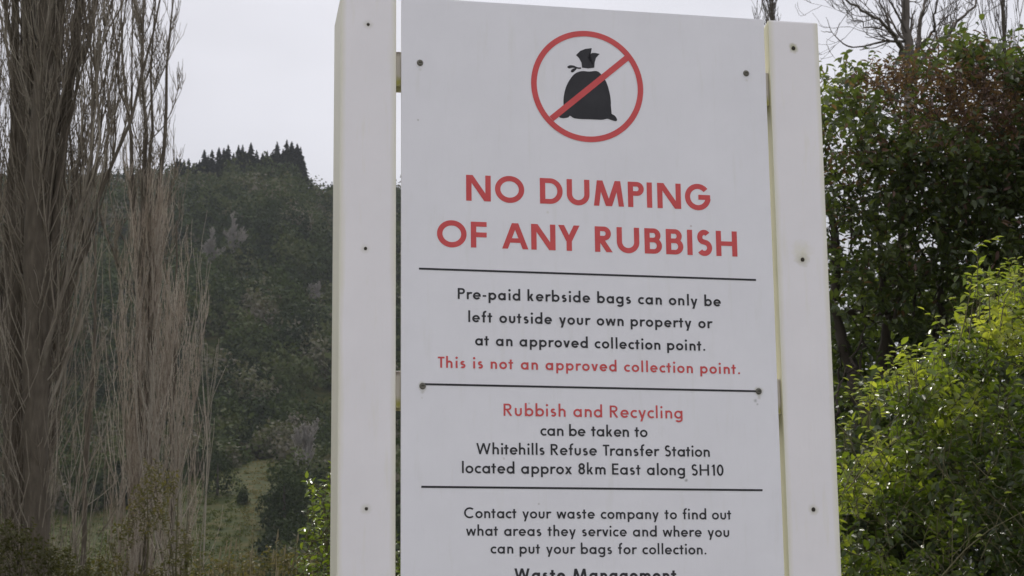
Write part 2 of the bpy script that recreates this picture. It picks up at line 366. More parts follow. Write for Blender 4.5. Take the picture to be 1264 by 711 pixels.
    if c == 'm':
        W_ = .90; q = (W_ + w) / 2; ra = q / 2 - h; bar(0, 0, w, X)
        for x0 in (0, q - w):
            arc(x0 + q / 2, X + O - h - ra, ra, ra, 0, 165, 24); bar(x0 + q - w, 0, x0 + q, X + O - h - ra + .01)
        return S, W_
    if c == 'u':
        W_ = .56; ra = W_ / 2 - h; bar(0, ra + h - .01, w, X); arc(W_ / 2, -O + h + ra, ra, ra, 180, 360, 26); bar(W_ - w, ra + h - .01, W_, X); return S, W_
    if c == 'r': bar(0, 0, w, X); ra = .24; arc(w * .55 + ra, X + O - h - ra, ra, ra, 62, 165, 26); return S, .39
    if c == 'l': bar(0, 0, w, ASC); return S, w
    if c == 'i': bar(0, 0, w, X); arc(h, .93, h * .62, h * .62, 0, 360, 30, h * 1.24); return S, w
    if c == 't': bar(.12, 0, .12 + w, .88); bar(0, X - tw, .12 * 2 + w, X); return S, .24 + w
    if c == 'f':
        rf = .17; bar(.10, 0, .10 + w, ASC - rf - h + .01); arc(.10 + h + rf, ASC - h - rf, rf, rf, 180, 72, 26); bar(0, X - tw, .10 * 2 + w, X); return S, .38
    if c == 'k':
        bar(0, 0, w, ASC); hw = hwid(.3, .4); diag(.56 - hw, 0, .14, .40); diag(w * .6, .24, .52 - hw, X); return S, .56
    if c == 's': scurve(.46, X, O); return S, .46
    if c == 'v':
        W_ = .60; hw = hwid(.21, X); diag(0, X, W_ / 2 - hw * .5, 0); diag(W_ - hw, X, W_ / 2 - hw * .5, 0); return S, W_
    if c == 'w':
        W_ = .92; q = W_ / 4; hw = hwid(.18, X, w * .95); diag(0, X, q - hw * .4, 0, w * .95); diag(W_ / 2 - hw / 2, X, q - hw * .5, 0, w * .95)
        diag(W_ / 2 - hw / 2, X, 3 * q - hw * .5, 0, w * .95); diag(W_ - hw, X, 3 * q - hw * .6, 0, w * .95); return S, W_
    if c == 'x': W_ = .60; hw = hwid(.40, X); diag(0, 0, W_ - hw, X); diag(0, X, W_ - hw, 0); return S, W_
    if c == 'y':
        W_ = .62; hw = hwid(.22, X); sl = (W_ / 2 - hw * .5) / X; xt = W_ - hw
        k = (xt - (W_ / 2 - hw * .42)) / X; diag(W_ / 2 - hw * .42 + DSC * k, DSC, xt, X); diag(0, X, W_ / 2 - hw * .5, 0.0); return S, W_
    if c == '.': arc(h * 1.05, h * 1.05, h * .55, h * .55, 0, 360, 30, h * 1.1); return S, w * 1.05
    if c == '-': bar(0, .27, .30, .27 + w * .85); return S, .30
    if c == '8':
        ru = .225 - h * .4; arc(.29, 1.0 - ru - h + .0, ru, ru, 0, 360, 34); rl = (1 - 2 * ru - w) / 2; arc(.29, rl + h - .01, min(.29 - h, rl * 1.05), rl, 0, 360, 40); return S, .58
    if c == '1': bar(.16, 0, .16 + w, 1); diag(.0, .80, .17, 1.0, w * .8); return S, .16 + w
    if c == '0': arc(.30, .5, .30 - h, .515 - h, 0, 360, 44); return S, .60
    raise ValueError(c)
def text_line(s, lpx, rpx, cap_px, w, mat, name, lab, gap=.12, space=.47, split=False):
    """lpx = left end of the baseline, rpx = right end, in the photo"""
    x0, z0 = sgn(*lpx); x1, z1 = sgn(*rpx)
    cap = abs(sgn(lpx[0], lpx[1] - cap_px)[1] - z0)
    items = []; x = 0; ngap = 0
    for k, ch in enumerate(s):
        if ch == ' ': x += space; ngap += 1; continue
        g, gw = glyph(ch, w, False)
        if items and s[k - 1] != ' ':
            sb = gap
            if ch in 'ceoadgq' : sb -= .03
            if s[k - 1] in 'ceobpr' : sb -= .03
            if ch in 'vwyxtAY' or s[k - 1] in 'vwyxTAYFP': sb -= .05
            if s[k - 1] in 'tf' or ch in 'tf': sb -= .02
            if ch in 'iIlhHnNmkbpBDEF1' and s[k - 1] in 'iIlhHnNmdauMU': sb += .045
            if s[k - 1] == 'T': sb -= .04
            x += sb
        items.append((g, x)); x += gw
    total = x; need = (x1 - x0) / cap
    ng = len(s) - 1; sx = min(1.06, max(.95, need / total)); tr = (need - total * sx) / ng
    pen = Pen(); parts = []
    pos = 0; gi = iter(items); cnt = 0
    for k, ch in enumerate(s):
        if ch == ' ': cnt += 1; continue
        g, gx = next(gi); ox = gx * sx + cnt * tr; cnt += 1
        def tf(p):
            X_ = x0 + (ox + p[0] * sx) * cap; return (X_, z0 + (z1 - z0) * (X_ - x0) / (x1 - x0) + p[1] * cap)
        if split: pen = Pen()
        for st in g:
            if st[0] == 'P': pen.poly([tf(p) for p in st[1]])
            else: pen.strip([tf(p) for p in st[1]], [tf(p) for p in st[2]], st[3])
        parts.append(pen)
    if split:
        o = bpy.data.objects.new(name, None); C.objects.link(o); o.parent = sign; o['label'] = lab
        for pn in parts:
            me = bpy.data.meshes.new('letter'); me.from_pydata(pn.V, [], pn.F); me.update(); put('letter', me, mat, o)
        return o
    me = bpy.data.meshes.new(name); me.from_pydata(pen.V, [], pen.F); me.update()
    o = put(name, me, mat, panel); o['label'] = lab
    return o
T = text_line
T('NO DUMPING', (575.4, 247.6), (877, 259.4), 31.8, .205, m_red, 'headline', 'large red headline reading NO DUMPING', .16, .60, True)
T('OF ANY RUBBISH', (539.4, 304.0), (910.3, 316.8), 32.0, .205, m_red, 'headline', 'large red headline reading OF ANY RUBBISH', .16, .58, True)
T('Pre-paid kerbside bags can only be', (565, 369.0), (889.8, 378.3), 13.5, .172, m_black, 'text_line', 'black line reading Pre-paid kerbside bags can only be')
T('left outside your own property or', (578, 397.5), (878.6, 405.3), 13.4, .172, m_black, 'text_line', 'black line reading left outside your own property or')
T('at an approved collection point.', (586.4, 426.3), (870.5, 433.1), 13.3, .172, m_black, 'text_line', 'black line reading at an approved collection point')
T('This is not an approved collection point.', (540.4, 453.8), (913.4, 461.9), 13.6, .168, m_red, 'text_line', 'red line reading This is not an approved collection point')
T('Rubbish and Recycling', (621.6, 513.2), (842.5, 516.8), 15.0, .15, m_red, 'text_line', 'red line reading Rubbish and Recycling')
T('can be taken to', (667, 537.7), (799.4, 539.6), 13.7, .158, m_black, 'text_line', 'black line reading can be taken to')
T('Whitehills Refuse Transfer Station', (588, 560.6), (876.2, 563.9), 13.7, .158, m_black, 'text_line', 'black line reading Whitehills Refuse Transfer Station')
T('located approx 8km East along SH10', (570.2, 584.0), (893.2, 587.2), 14.0, .158, m_black, 'text_line', 'black line reading located approx 8km East along SH10')
T('Contact your waste company to find out', (572.8, 639.4), (902.6, 641.3), 13.0, .158, m_black, 'text_line', 'black line reading Contact your waste company to find out')
T('what areas they service and where you', (575.3, 661.2), (900.2, 662.8), 13.0, .158, m_black, 'text_line', 'black line reading what areas they service and where you')
T('can put your bags for collection.', (605.5, 683.2), (871.8, 684.4), 13.0, .158, m_black, 'text_line', 'black line reading can put your bags for collection')
T('Waste Management', (635, 716.4), (834.8, 717.0), 14.8, .20, m_black, 'text_line', 'bold black line reading Waste Management')
def rule(a, b, th=.0031):
    (x0, z0), (x1, z1) = sgn(*a), sgn(*b); me = bpy.data.meshes.new('rule_line')
    me.from_pydata([(x0, -.0004, z0 - th / 2), (x1, -.0004, z1 - th / 2), (x1, -.0004, z1 + th / 2), (x0, -.0004, z0 + th / 2)], [], [(0, 1, 2, 3)]); me.update()
    put('rule_line', me, m_black, panel)
rule((517.1, 331.6), (933.1, 345.6)); rule((522, 474.2), (936, 483.0)); rule((520, 600.9), (941.2, 605.1))
# --- the struck-out bag
def crop(p): return sgn(640 + p[0] / 4.183, 20 + p[1] / 4.183)
def smooth_closed(pts, n=4):
    out_ = []; m = len(pts)
    for i in range(m):
        p0, p1, p2, p3 = [np.array(pts[(i + k - 1) % m], float) for k in range(4)]
        for k in range(n):
            t = k / n; out_.append(tuple(.5 * ((2 * p1) + (-p0 + p2) * t + (2 * p0 - 5 * p1 + 4 * p2 - p3) * t * t + (-p0 + 3 * p1 - 3 * p2 + p3) * t ** 3)))
    return out_
sym = bpy.data.objects.new('symbol', None); C.objects.link(sym); sym.parent = panel; sym['label'] = 'red ring struck across a black rubbish bag'
def flat(name, polys, y, mat, par):
    bm = bmesh.new()
    for pts in polys:
        vs_ = [bm.verts.new((p[0], y, p[1])) for p in pts]; bm.faces.new(vs_)
    bmesh.ops.triangulate(bm, faces=bm.faces); return put(name, bm_mesh(bm, name), mat, par)
body = smooth_closed([(325, 284), (290, 298), (262, 332), (243, 372), (233, 420), (233, 462), (241, 488), (228, 503), (211, 515), (213, 523), (232, 527), (256, 523), (266, 514), (285, 526), (320, 531), (380, 533), (430, 535), (458, 530), (478, 536), (500, 542), (509, 535), (498, 515), (474, 496), (477, 450), (471, 400), (455, 345), (430, 305), (405, 284), (365, 286)])
neck = [(328, 266), (325, 240), (312, 216), (297, 201), (318, 180), (345, 169), (378, 165), (368, 190), (358, 217), (378, 190), (397, 190), (419, 195), (400, 215), (393, 240), (391, 266), (360, 270)]
tie1 = smooth_closed([(252, 263), (263, 254), (284, 255), (305, 264), (322, 265), (321, 272), (303, 271), (280, 266), (262, 270)])
tie2 = smooth_closed([(271, 288), (272, 279), (285, 270), (300, 270), (292, 281), (280, 290)])
flat('bag_print', [[crop(p) for p in q] for q in (body, neck, tie1, tie2)], -.0004, m_black, sym)
cc = sgn(724.6, 106.9); xl = sgn(655.6, 106.9)[0]; xr = sgn(793.7, 106.9)[0]; zt = sgn(724.6, 38.3)[1]; zb = sgn(724.6, 175.5)[1]
ccx, ccz, rad = (xl + xr) / 2, (zt + zb) / 2, (xr - xl + zt - zb) / 4
me = bpy.data.meshes.new('ring_print'); V = []; Fc = []
for k in range(96):
    a = k * math.tau / 96; V += [(ccx + rad * math.cos(a), -.0006, ccz + rad * math.sin(a)), (ccx + (rad - .0092) * math.cos(a), -.0006, ccz + (rad - .0092) * math.sin(a))]
    b_ = (k + 1) % 96; Fc.append((2 * k, 2 * k + 1, 2 * b_ + 1, 2 * b_))
me.from_pydata(V, [], Fc); me.update(); put('ring_print', me, m_red, sym)
a_, b_ = np.array(crop((170, 530))), np.array(crop((563, 213))); d_ = unit(b_ - a_); n_ = np.array([-d_[1], d_[0]]) * .0049
flat('slash_print', [[a_ + n_, a_ - n_, b_ - n_, b_ + n_]], -.0007, m_red, sym)

# ------------------------------------------------------------ ground and hill (one sheet)
SK = [(-2500, 350), (-1200, 320), (-400, 285), (0, 256), (150, 244), (206, 238), (222, 228), (250, 222), (290, 216), (366, 212), (372, 232), (382, 250), (500, 252), (600, 300), (750, 450), (900, 600), (1100, 735), (1264, 770), (2600, 790), (5000, 780)]
PROF = [(0, 0), (130, 0), (180, .03), (230, .066), (330, .20), (400, .35), (480, .53), (580, .79), (660, .97), (700, 1.0), (760, .97), (900, .8), (1500, .5), (3000, .3)]
def interp(tab, x): return np.interp(x, [a for a, b in tab], [b for a, b in tab])
def terrain(x, y):
    x = np.asarray(x, float); y = np.asarray(y, float); d = np.hypot(x, y)
    px = 630.5 + F_PX * x / np.maximum(y, 1) * .968
    px = np.where(y > 1, np.clip(px, -2500, 5000), np.where(x < 0, -2500, 5000))
    rh = (810 - (px - 632) * .0105 * 1.0 - 9 - interp(SK, px)) / F_PX * 700
    h = rh * interp(PROF, d)
    h += np.clip((d - 160) / 200, 0, 1) * np.clip((680 - d) / 120, 0, 1) * (3.2 * np.sin(x * .045 + y * .02) * np.sin(y * .037 - x * .012) + 1.5 * np.sin(x * .11 + 2) * np.sin(y * .09))
    h += .05 * np.sin(x * .7) * np.sin(y * .5 + 1) * np.clip((y - 3.5) / 4, 0, 1)
    return h
xs = np.concatenate([np.linspace(-3000, -420, 20), np.linspace(-400, 400, 161), np.linspace(420, 3000, 20)])
ys = np.concatenate([np.linspace(-1500, -30, 15), np.linspace(-20, 60, 33), np.linspace(65, 900, 150), np.linspace(950, 4000, 20)])
GX, GY = np.meshgrid(xs, ys); GZ = terrain(GX, GY)
nx, ny = len(xs), len(ys); I = np.arange(nx * ny).reshape(ny, nx)
F_ = np.stack([I[:-1, :-1], I[:-1, 1:], I[1:, 1:], I[1:, :-1]], -1).reshape(-1, 4)
m_ground, t, b = material('pasture_grass'); v = objcoord(t)
n1 = noisetex(t, v, .03, 5, .6); n2 = noisetex(t, v, .6, 6, .65); n3 = noisetex(t, v, 14, 4, .7)
r1 = ramp(t, n2, [(.3, (.016, .025, .006)), (.47, (.034, .044, .010)), (.58, (.058, .054, .017)), (.75, (.09, .075, .03))])
mxg = N(t, 'ShaderNodeMix', data_type='RGBA', blend_type='MULTIPLY'); mxg.inputs[0].default_value = .6
r3 = ramp(t, n3, [(.3, (.55, .55, .5)), (.7, (1.2, 1.2, 1.15))]); t.links.new(r1.outputs[0], mxg.inputs[6]); t.links.new(r3.outputs[0], mxg.inputs[7])
t.links.new(mxg.outputs[2], b.inputs['Base Color']); b.inputs['Roughness'].default_value = .95; b.inputs['Specular IOR Level'].default_value = .05
tag(put('ground', mesh_np('ground', np.stack([GX, GY, GZ], -1).reshape(-1, 3), F_, True), m_ground), kind='structure')
def gz(x, y): return float(terrain(x, y))
def hill_at(px, py):
    """where the sight line of a photo pixel meets the hillside"""
    d = ray(px, py)
    for D in np.arange(140, 760, 1.5):
        p = Vector((0, 0, CAM_H)) + d * (D / d.y)
        if gz(p.x, p.y) > p.z: return p
    return None

m_gravel, t, b = material('pale_bounce_gravel'); v = objcoord(t); n1 = noisetex(t, v, 90, 6, .7); n2 = noisetex(t, v, .8, 4, .6)
r1 = ramp(t, n1, [(.3, (.19, .18, .165)), (.5, (.34, .325, .30)), (.7, (.48, .465, .44))]); t.links.new(r1.outputs[0], b.inputs['Base Color']); b.inputs['Roughness'].default_value = .95
bp = N(t, 'ShaderNodeBump'); bp.inputs['Strength'].default_value = .8; bp.inputs['Distance'].default_value = .012; t.links.new(n1, bp.inputs['Height']); t.links.new(bp.outputs[0], b.inputs['Normal'])
GV = [(-26, -18, .006), (26, -18, .006), (26, 1.6, .006)]
ex = np.linspace(26, -26, 60); GV = [(-26, -18, .006), (26, -18, .006)] + [(float(x), 1.7 + .25 * math.sin(x * 1.7) + .12 * math.sin(x * 5.1), .006) for x in ex]
me = bpy.data.meshes.new('unseen_bounce_gravel'); me.from_pydata(GV, [], [tuple(range(len(GV)))]); me.update(); tag(put('unseen_bounce_gravel', me, m_gravel), kind='structure')  # unseen gravel sheet, added so the ground bounces light onto the sign

# ------------------------------------------------------------ hillside forest
m_forest = leaf_mat('forest_leaves', [(.022, .032, .014), (.035, .05, .018), (.05, .066, .024), (.075, .085, .035), (.13, .12, .095)], .12, .85, .05)
m_pine = leaf_mat('pine_needles', [(.015, .024, .014), (.025, .036, .02), (.035, .045, .025)], .08, .85, .05)
m_bark = bark_mat('dark_bark', [(.05, .04, .032), (.10, .085, .07)])
m_pale = bark_mat('pale_dead_wood', [(.22, .20, .18), (.36, .34, .31)])
def crown_clumps(n, rx, rz, cz, size, r):
    """outward leaning clump faces through a lumpy crown"""
    d = unit(r.normal(size=(n, 3))); d[:, 2] = np.abs(d[:, 2]) * 1.0 - .25 * r.random(n); d = unit(d)
    ph = r.random(6) * 6.28
    lump = 1 + .22 * np.sin(d[:, 0] * 5 + ph[0]) * np.sin(d[:, 1] * 5 + ph[1]) + .15 * np.sin(d[:, 2] * 7 + ph[2] + d[:, 0] * 4)
    rad_ = lump * (1 - .45 * r.random(n) ** 2.2)
    P = d * rad_[:, None] * np.array([rx, rx, rz]) + np.array([0, 0, cz])
    A = unit(r.normal(size=(n, 3)) + d * .3); Nn = unit(d + r.normal(size=(n, 3)) * .38)
    return P, A, Nn, size * (.6 + .8 * r.random(n)), (d[:, 2] * .5 + .5)
clearing = [(196, 711), (205, 640), (215, 600), (245, 585), (300, 575), (335, 562), (345, 575), (325, 610), (318, 660), (322, 711), (322, 800), (196, 800)]
def inpoly(x, y, poly):
    c = False; j = len(poly) - 1
    for i in range(len(poly)):
        xi, yi = poly[i]; xj, yj = poly[j]
        if (yi > y) != (yj > y) and x < (xj - xi) * (y - yi) / (yj - yi) + xi: c = not c
        j = i
    return c
def topx(x, y, z):
    d = Vector((x, y, z - CAM_H)); f = d.dot(v_fwd); return 632 + F_PX * d.dot(v_right) / f, 355.5 - F_PX * d.dot(v_up) / f
CP = []; CA = []; CN = []; CS = []; CT = []; ntree = 0
d = 190.0
while d < 735:
    sc_ = float(np.clip(d / 420, .58, 1.05)); step = 6.6 * sc_
    x = -.42 * d
    while x < .30 * d:
        xx = x + random.uniform(-2.2, 2.2); yy = d + random.uniform(-2.4, 2.4); x += step
        zz = gz(xx, yy); s = random.choice([random.uniform(.7, 1.0), random.uniform(1.0, 1.5)])
        px, py = topx(xx, yy, zz + 1.5)
        if zz < 3 and px > 700: continue
        if any(inpoly(*topx(xx + e * 3 * s * sc_, yy, zz + q * 7 * s * sc_), clearing) for q in (.1, .5, .9) for e in (-1, 0, 1)) or inpoly(px, py, clearing) or (-60 < px < 196 and 620 < py): continue
        if 215 < px < 374 and d > 632: continue
        if noise.noise(Vector((xx * .03, yy * .03, 3))) > .52: continue
        near = 1 - np.clip((d - 230) / 450, 0, 1)
        rx = 3.9 * s * sc_; rz = 4.9 * s * sc_ * random.uniform(.8, 1.3)
        seen = -40 < px < 425; n = int(300 + 90 * near) if seen else 80
        P, A, Nn, L, up_ = crown_clumps(n, rx, rz, rz * .2 + zz, (.92 if seen else 1.8) * sc_, rng)
        P[:, 0] += xx; P[:, 1] += yy
        base = .38 + .55 * noise.noise(Vector((xx * .02, yy * .02, 0))) + random.gauss(0, .30)
        if random.random() < .06: base = .9
        CP.append(P); CA.append(A); CN.append(Nn); CS.append(L); CT.append(np.clip(base + rng.normal(0, .08, n), 0, 1)); ntree += 1
    d += step * .86
print('forest trees', ntree)
fm = flakes_mesh('forest', np.concatenate(CP), np.concatenate(CA), np.concatenate(CN), np.concatenate(CS), np.concatenate(CS) * .8, np.concatenate(CT))
tag(put('forest', fm, m_forest), 'dark native forest covering the steep hillside', 'forest', kind='stuff')

# rough grass on the clearing
tus = []; tn = 0
while tn < 3600:
    qx, qy = random.uniform(-60, 350), random.uniform(560, 790)
    if not (inpoly(qx, qy, clearing) or (qx < 200 and qy > 620) or qy > 711): continue
    p = hill_at(qx, qy)
    if p is None: continue
    s_ = random.uniform(.25, .75); P, A, Nn, L, up_ = crown_clumps(16, s_, s_ * .8, p.z, .32, rng); P[:, 0] += p.x; P[:, 1] += p.y
    tan = interp([(285, 0), (318, .5)], qx) + .35 * noise.noise(Vector((qx * .04, qy * .04, 1)))
    tus.append((P, A, Nn, L, np.clip(.28 + tan + rng.normal(0, .1, 16), 0, 1))); tn += 1
m_tus = leaf_mat('tussock', [(.034, .046, .010), (.065, .08, .017), (.10, .09, .03), (.16, .13, .06)], .2, .9, .05)
cc_ = [np.concatenate([q[i] for q in tus]) for i in range(5)]
tag(put('tussock_grass', flakes_mesh('tussock_grass', cc_[0], cc_[1], cc_[2], cc_[3], cc_[3] * .5, cc_[4]), m_tus), 'rough grass and tan tussocks across the steep clearing below the forest', 'grass', kind='stuff')

def pine_meshes(seed):
    r = np.random.default_rng(seed); P = []; D = []; Nn = []; L = []
    H = 1.0
    for k in range(17):
        z = .2 + .79 * k / 16; rr = .23 * (1 - z) ** .75 * (.8 + .5 * r.random()) + .012; m_ = 11
        for j in range(m_):
            a = r.random() * 6.28; q = rr * (.7 + .5 * r.random())
            P.append((0, 0, z + r.normal(0, .012))); D.append((math.cos(a), math.sin(a), -.15 + .5 * z)); Nn.append((r.normal() * .5, r.normal() * .5, 1)); L.append(q)
    L = np.array(L); c = leaves_mesh('crown', np.array(P), np.array(D, float), np.array(Nn), L, np.full(len(L), .05) + L * .4, rng.random(len(L)), None, .3, .1)
    tb = Tubes(); tb.add([(0, 0, -.05), (0, 0, .5), (0, 0, .98)], [.016, .01, .002], 5); return c, tb.mesh('trunk')
pm_ = [pine_meshes(k) for k in range(4)]
def pine(x, y, h, label, group):
    c, tk = random.choice(pm_); o = empty('pine_tree', (x, y, gz(x, y)), label, 'pine tree', group, random.random() * 6.28)
    s = h * random.uniform(.9, 1.15)
    for nm, me, m in (('crown', c, m_pine), ('trunk', tk, m_bark)):
        q = put(nm, me, m, o); q.scale = (s, s, h)
    return o
edge_px = [(378, 228), (387, 226), (396, 228), (404, 224), (413, 229)]
k = 0
px = 216.0
while px < 374:
    D = 676 + random.uniform(-5, 5); d_ = ray(px, 300); x, y = d_.x * D, d_.y * D
    top = interp([(214, 196), (250, 186), (290, 181), (330, 177), (368, 176), (376, 184)], px) + random.choice([random.uniform(-3, 3), random.uniform(3, 13)])
    zt_ = (ray(px, top).z / ray(px, top).y) * y + CAM_H
    pine(x, y, max(6, zt_ - gz(x, y)), 'dark pine on the crest of the tall clump along the hilltop', 'pines on the crest of the hilltop clump')
    px += random.uniform(3.5, 8.5)
for rng_px, lab, grp in (((85, 214), 'small dark pine on the left shoulder of the ridge behind the bare poplars', 'pines on the left shoulder of the ridge'),
                         ((379, 560), 'small dark pine on the low ridge to the right of the tall clump', 'pines on the low ridge right of the clump')):
    px = rng_px[0]
    while px < rng_px[1]:
        D = 690; d_ = ray(px, 300); x, y = d_.x * D, d_.y * D
        if gz(x, y) > 60:
            pine(x, y, random.uniform(6.0, 12), lab, grp)
        px += random.uniform(4, 17)
# the plantation in front of and behind the crest, one mass of close pines
PP = []; PD = []; PN = []; PL_ = []
cP = [np.array([v.co[:] for v in c.vertices]) for c, tk in pm_]; cF = [np.array([p.vertices[:] for p in c.polygons]) for c, tk in pm_]
PV = []; PF = []; n0 = 0
for D in (648, 657, 666, 684, 694):
    px = 218
    while px < 372:
        d_ = ray(px, 300); x, y = d_.x * D, d_.y * D; kk = random.randrange(4); h = random.uniform(11, 15) * (1 if D < 670 else .8)
        top = interp([(214, 212), (250, 203), (290, 198), (330, 194), (370, 197)], px) + random.uniform(-5, 5)
        lim = (ray(px, top).z / ray(px, top).y) * y + CAM_H - gz(x, y); h = min(h, max(5, lim))
        PV.append(cP[kk] * np.array([h * 1.1, h * 1.1, h]) + np.array([x, y, gz(x, y)])); PF.append(cF[kk] + n0); n0 += len(cP[kk]); px += random.uniform(4, 7)
pv = np.concatenate(PV); pf = np.concatenate(PF)
tag(put('pine_plantation', mesh_np('pine_plantation', pv, pf, False, rng.random(len(pf))), m_pine), 'close ranks of dark pines filling the tall clump under the hilltop crest', 'forest', kind='stuff')

# things that stand out on the hillside
def round_tree(name, px, py, w_px, h_px, label, cat, mat, tint, group=None, n=900):
    p = hill_at(px, py) or at(px, py, 300); s = p.y / F_PX; rx = w_px * s / 2; rz = h_px * s * .85; g = gz(p.x, p.y)
    o = empty(name, (p.x, p.y, g), label, cat, group)
    P, A, Nn, L, up_ = crown_clumps(int(n * 1.3), rx, rz, rz * .15, max(.3, rx * .11), rng)
    put('crown', leaves_mesh('crown', P, A, Nn, L, L * .8, np.clip(tint + rng.normal(0, .1, len(P)), 0, 1), None, .2, .2), mat, o)
    tb = Tubes(); tb.add([(0, 0, -.5), (.05, 0, rz * .4), (0, .05, rz * .8)], [rx * .1, rx * .07, rx * .03], 6); put('trunk', tb.mesh('trunk'), m_bark, o)
round_tree('shrub', 268, 612, 44, 58, 'dark rounded shrub standing alone in the grassy clearing', 'shrub', m_forest, .1)
round_tree('shrub', 300, 622, 13, 22, 'tiny dark shrub in the middle of the grassy clearing', 'shrub', m_forest, .25, None, 300)
round_tree('tree', 350, 655, 62, 80, 'broad dark tree at the right edge of the grassy clearing', 'tree', m_forest, .12, None, 1400)
round_tree('tree', 372, 705, 66, 66, 'low dark tree at the foot of the hill below the grey bare tree', 'tree', m_forest, .2, None, 1400)
round_tree('tree', 312, 470, 50, 46, 'olive green tree crown halfway up the forested hill', 'tree', m_forest, .58, None, 1000)
round_tree('tree', 295, 565, 48, 44, 'blackish tree crown just above the top of the clearing', 'tree', m_forest, .05, None, 1000)
round_tree('tree', 240, 520, 46, 50, 'dull green tree crown on the slope behind the pale saplings', 'tree', m_forest, .4, None, 1000)
def bare_tree(name, base, H, spread, nb, mat, label, cat, group=None, r0=None, lev=3, up=.6, kink=.12, tz=0, wide=1.0, tw=6, r_min=.0015):
    """forking open-crowned leafless tree"""
    o = empty(name, base, label, cat, group); tk = Tubes(); br = Tubes(); r0 = r0 or H * .02
    def limb(P0, D0_, L, r, lv, into):
        n = 7; P = [np.array(P0, float)]; D_ = np.array(D0_, float)
        for k in range(n):
            D_ = D_ + rng.normal(0, kink, 3) + np.array([0, 0, up * .12]); D_ /= np.linalg.norm(D_); P.append(P[-1] + D_ * L / n)
        rr = np.linspace(r, max(r * .35, r_min), n + 1); into.add(P, rr, 5 if lv < 2 else 3)
        if lv < lev:
            for k in range(nb if lv == 0 else tw):
                f = rng.uniform(.25 if lv == 0 else .15, .98); i = int(f * n); f2 = f * n - i; q = P[i] * (1 - f2) + P[min(i + 1, n)] * f2
                a = rng.random() * 6.28; side = np.array([math.cos(a), math.sin(a), .25]) * wide
                D2 = (P[min(i + 1, n)] - P[i]); D2 = D2 / np.linalg.norm(D2)
                nd = D2 * (1 - spread) + side * spread + np.array([0, 0, up * .3]); nd /= np.linalg.norm(nd)
                limb(q, nd, L * rng.uniform(.38, .62) * (1.15 - .5 * f), max(rr[i] * .55, r_min), lv + 1, br)
    limb((0, 0, 0), (0.02, 0, 1), H, r0, 0, tk)
    put('trunk', tk.mesh('trunk'), mat, o); put('branches', br.mesh('branches'), mat, o)
    return o
for (px, py, h_px, lab) in ((372, 612, 62, 'pale grey leafless tree beside the right edge of the clearing'), (285, 335, 50, 'pale grey leafless tree high on the forested slope'),
                            (258, 342, 40, 'greyish leafless tree left of the paler one high on the slope'), (392, 395, 36, 'small pinkish grey bare tree on the slope next to the sign post')):
    p = hill_at(px, py); s = p.y / F_PX
    bare_tree('bare_tree', (p.x, p.y, gz(p.x, p.y)), h_px * s * 1.1, .5, 12, m_pale, lab, 'tree', None, .22, 3, .6, .1, 0, 1, 8, .06)

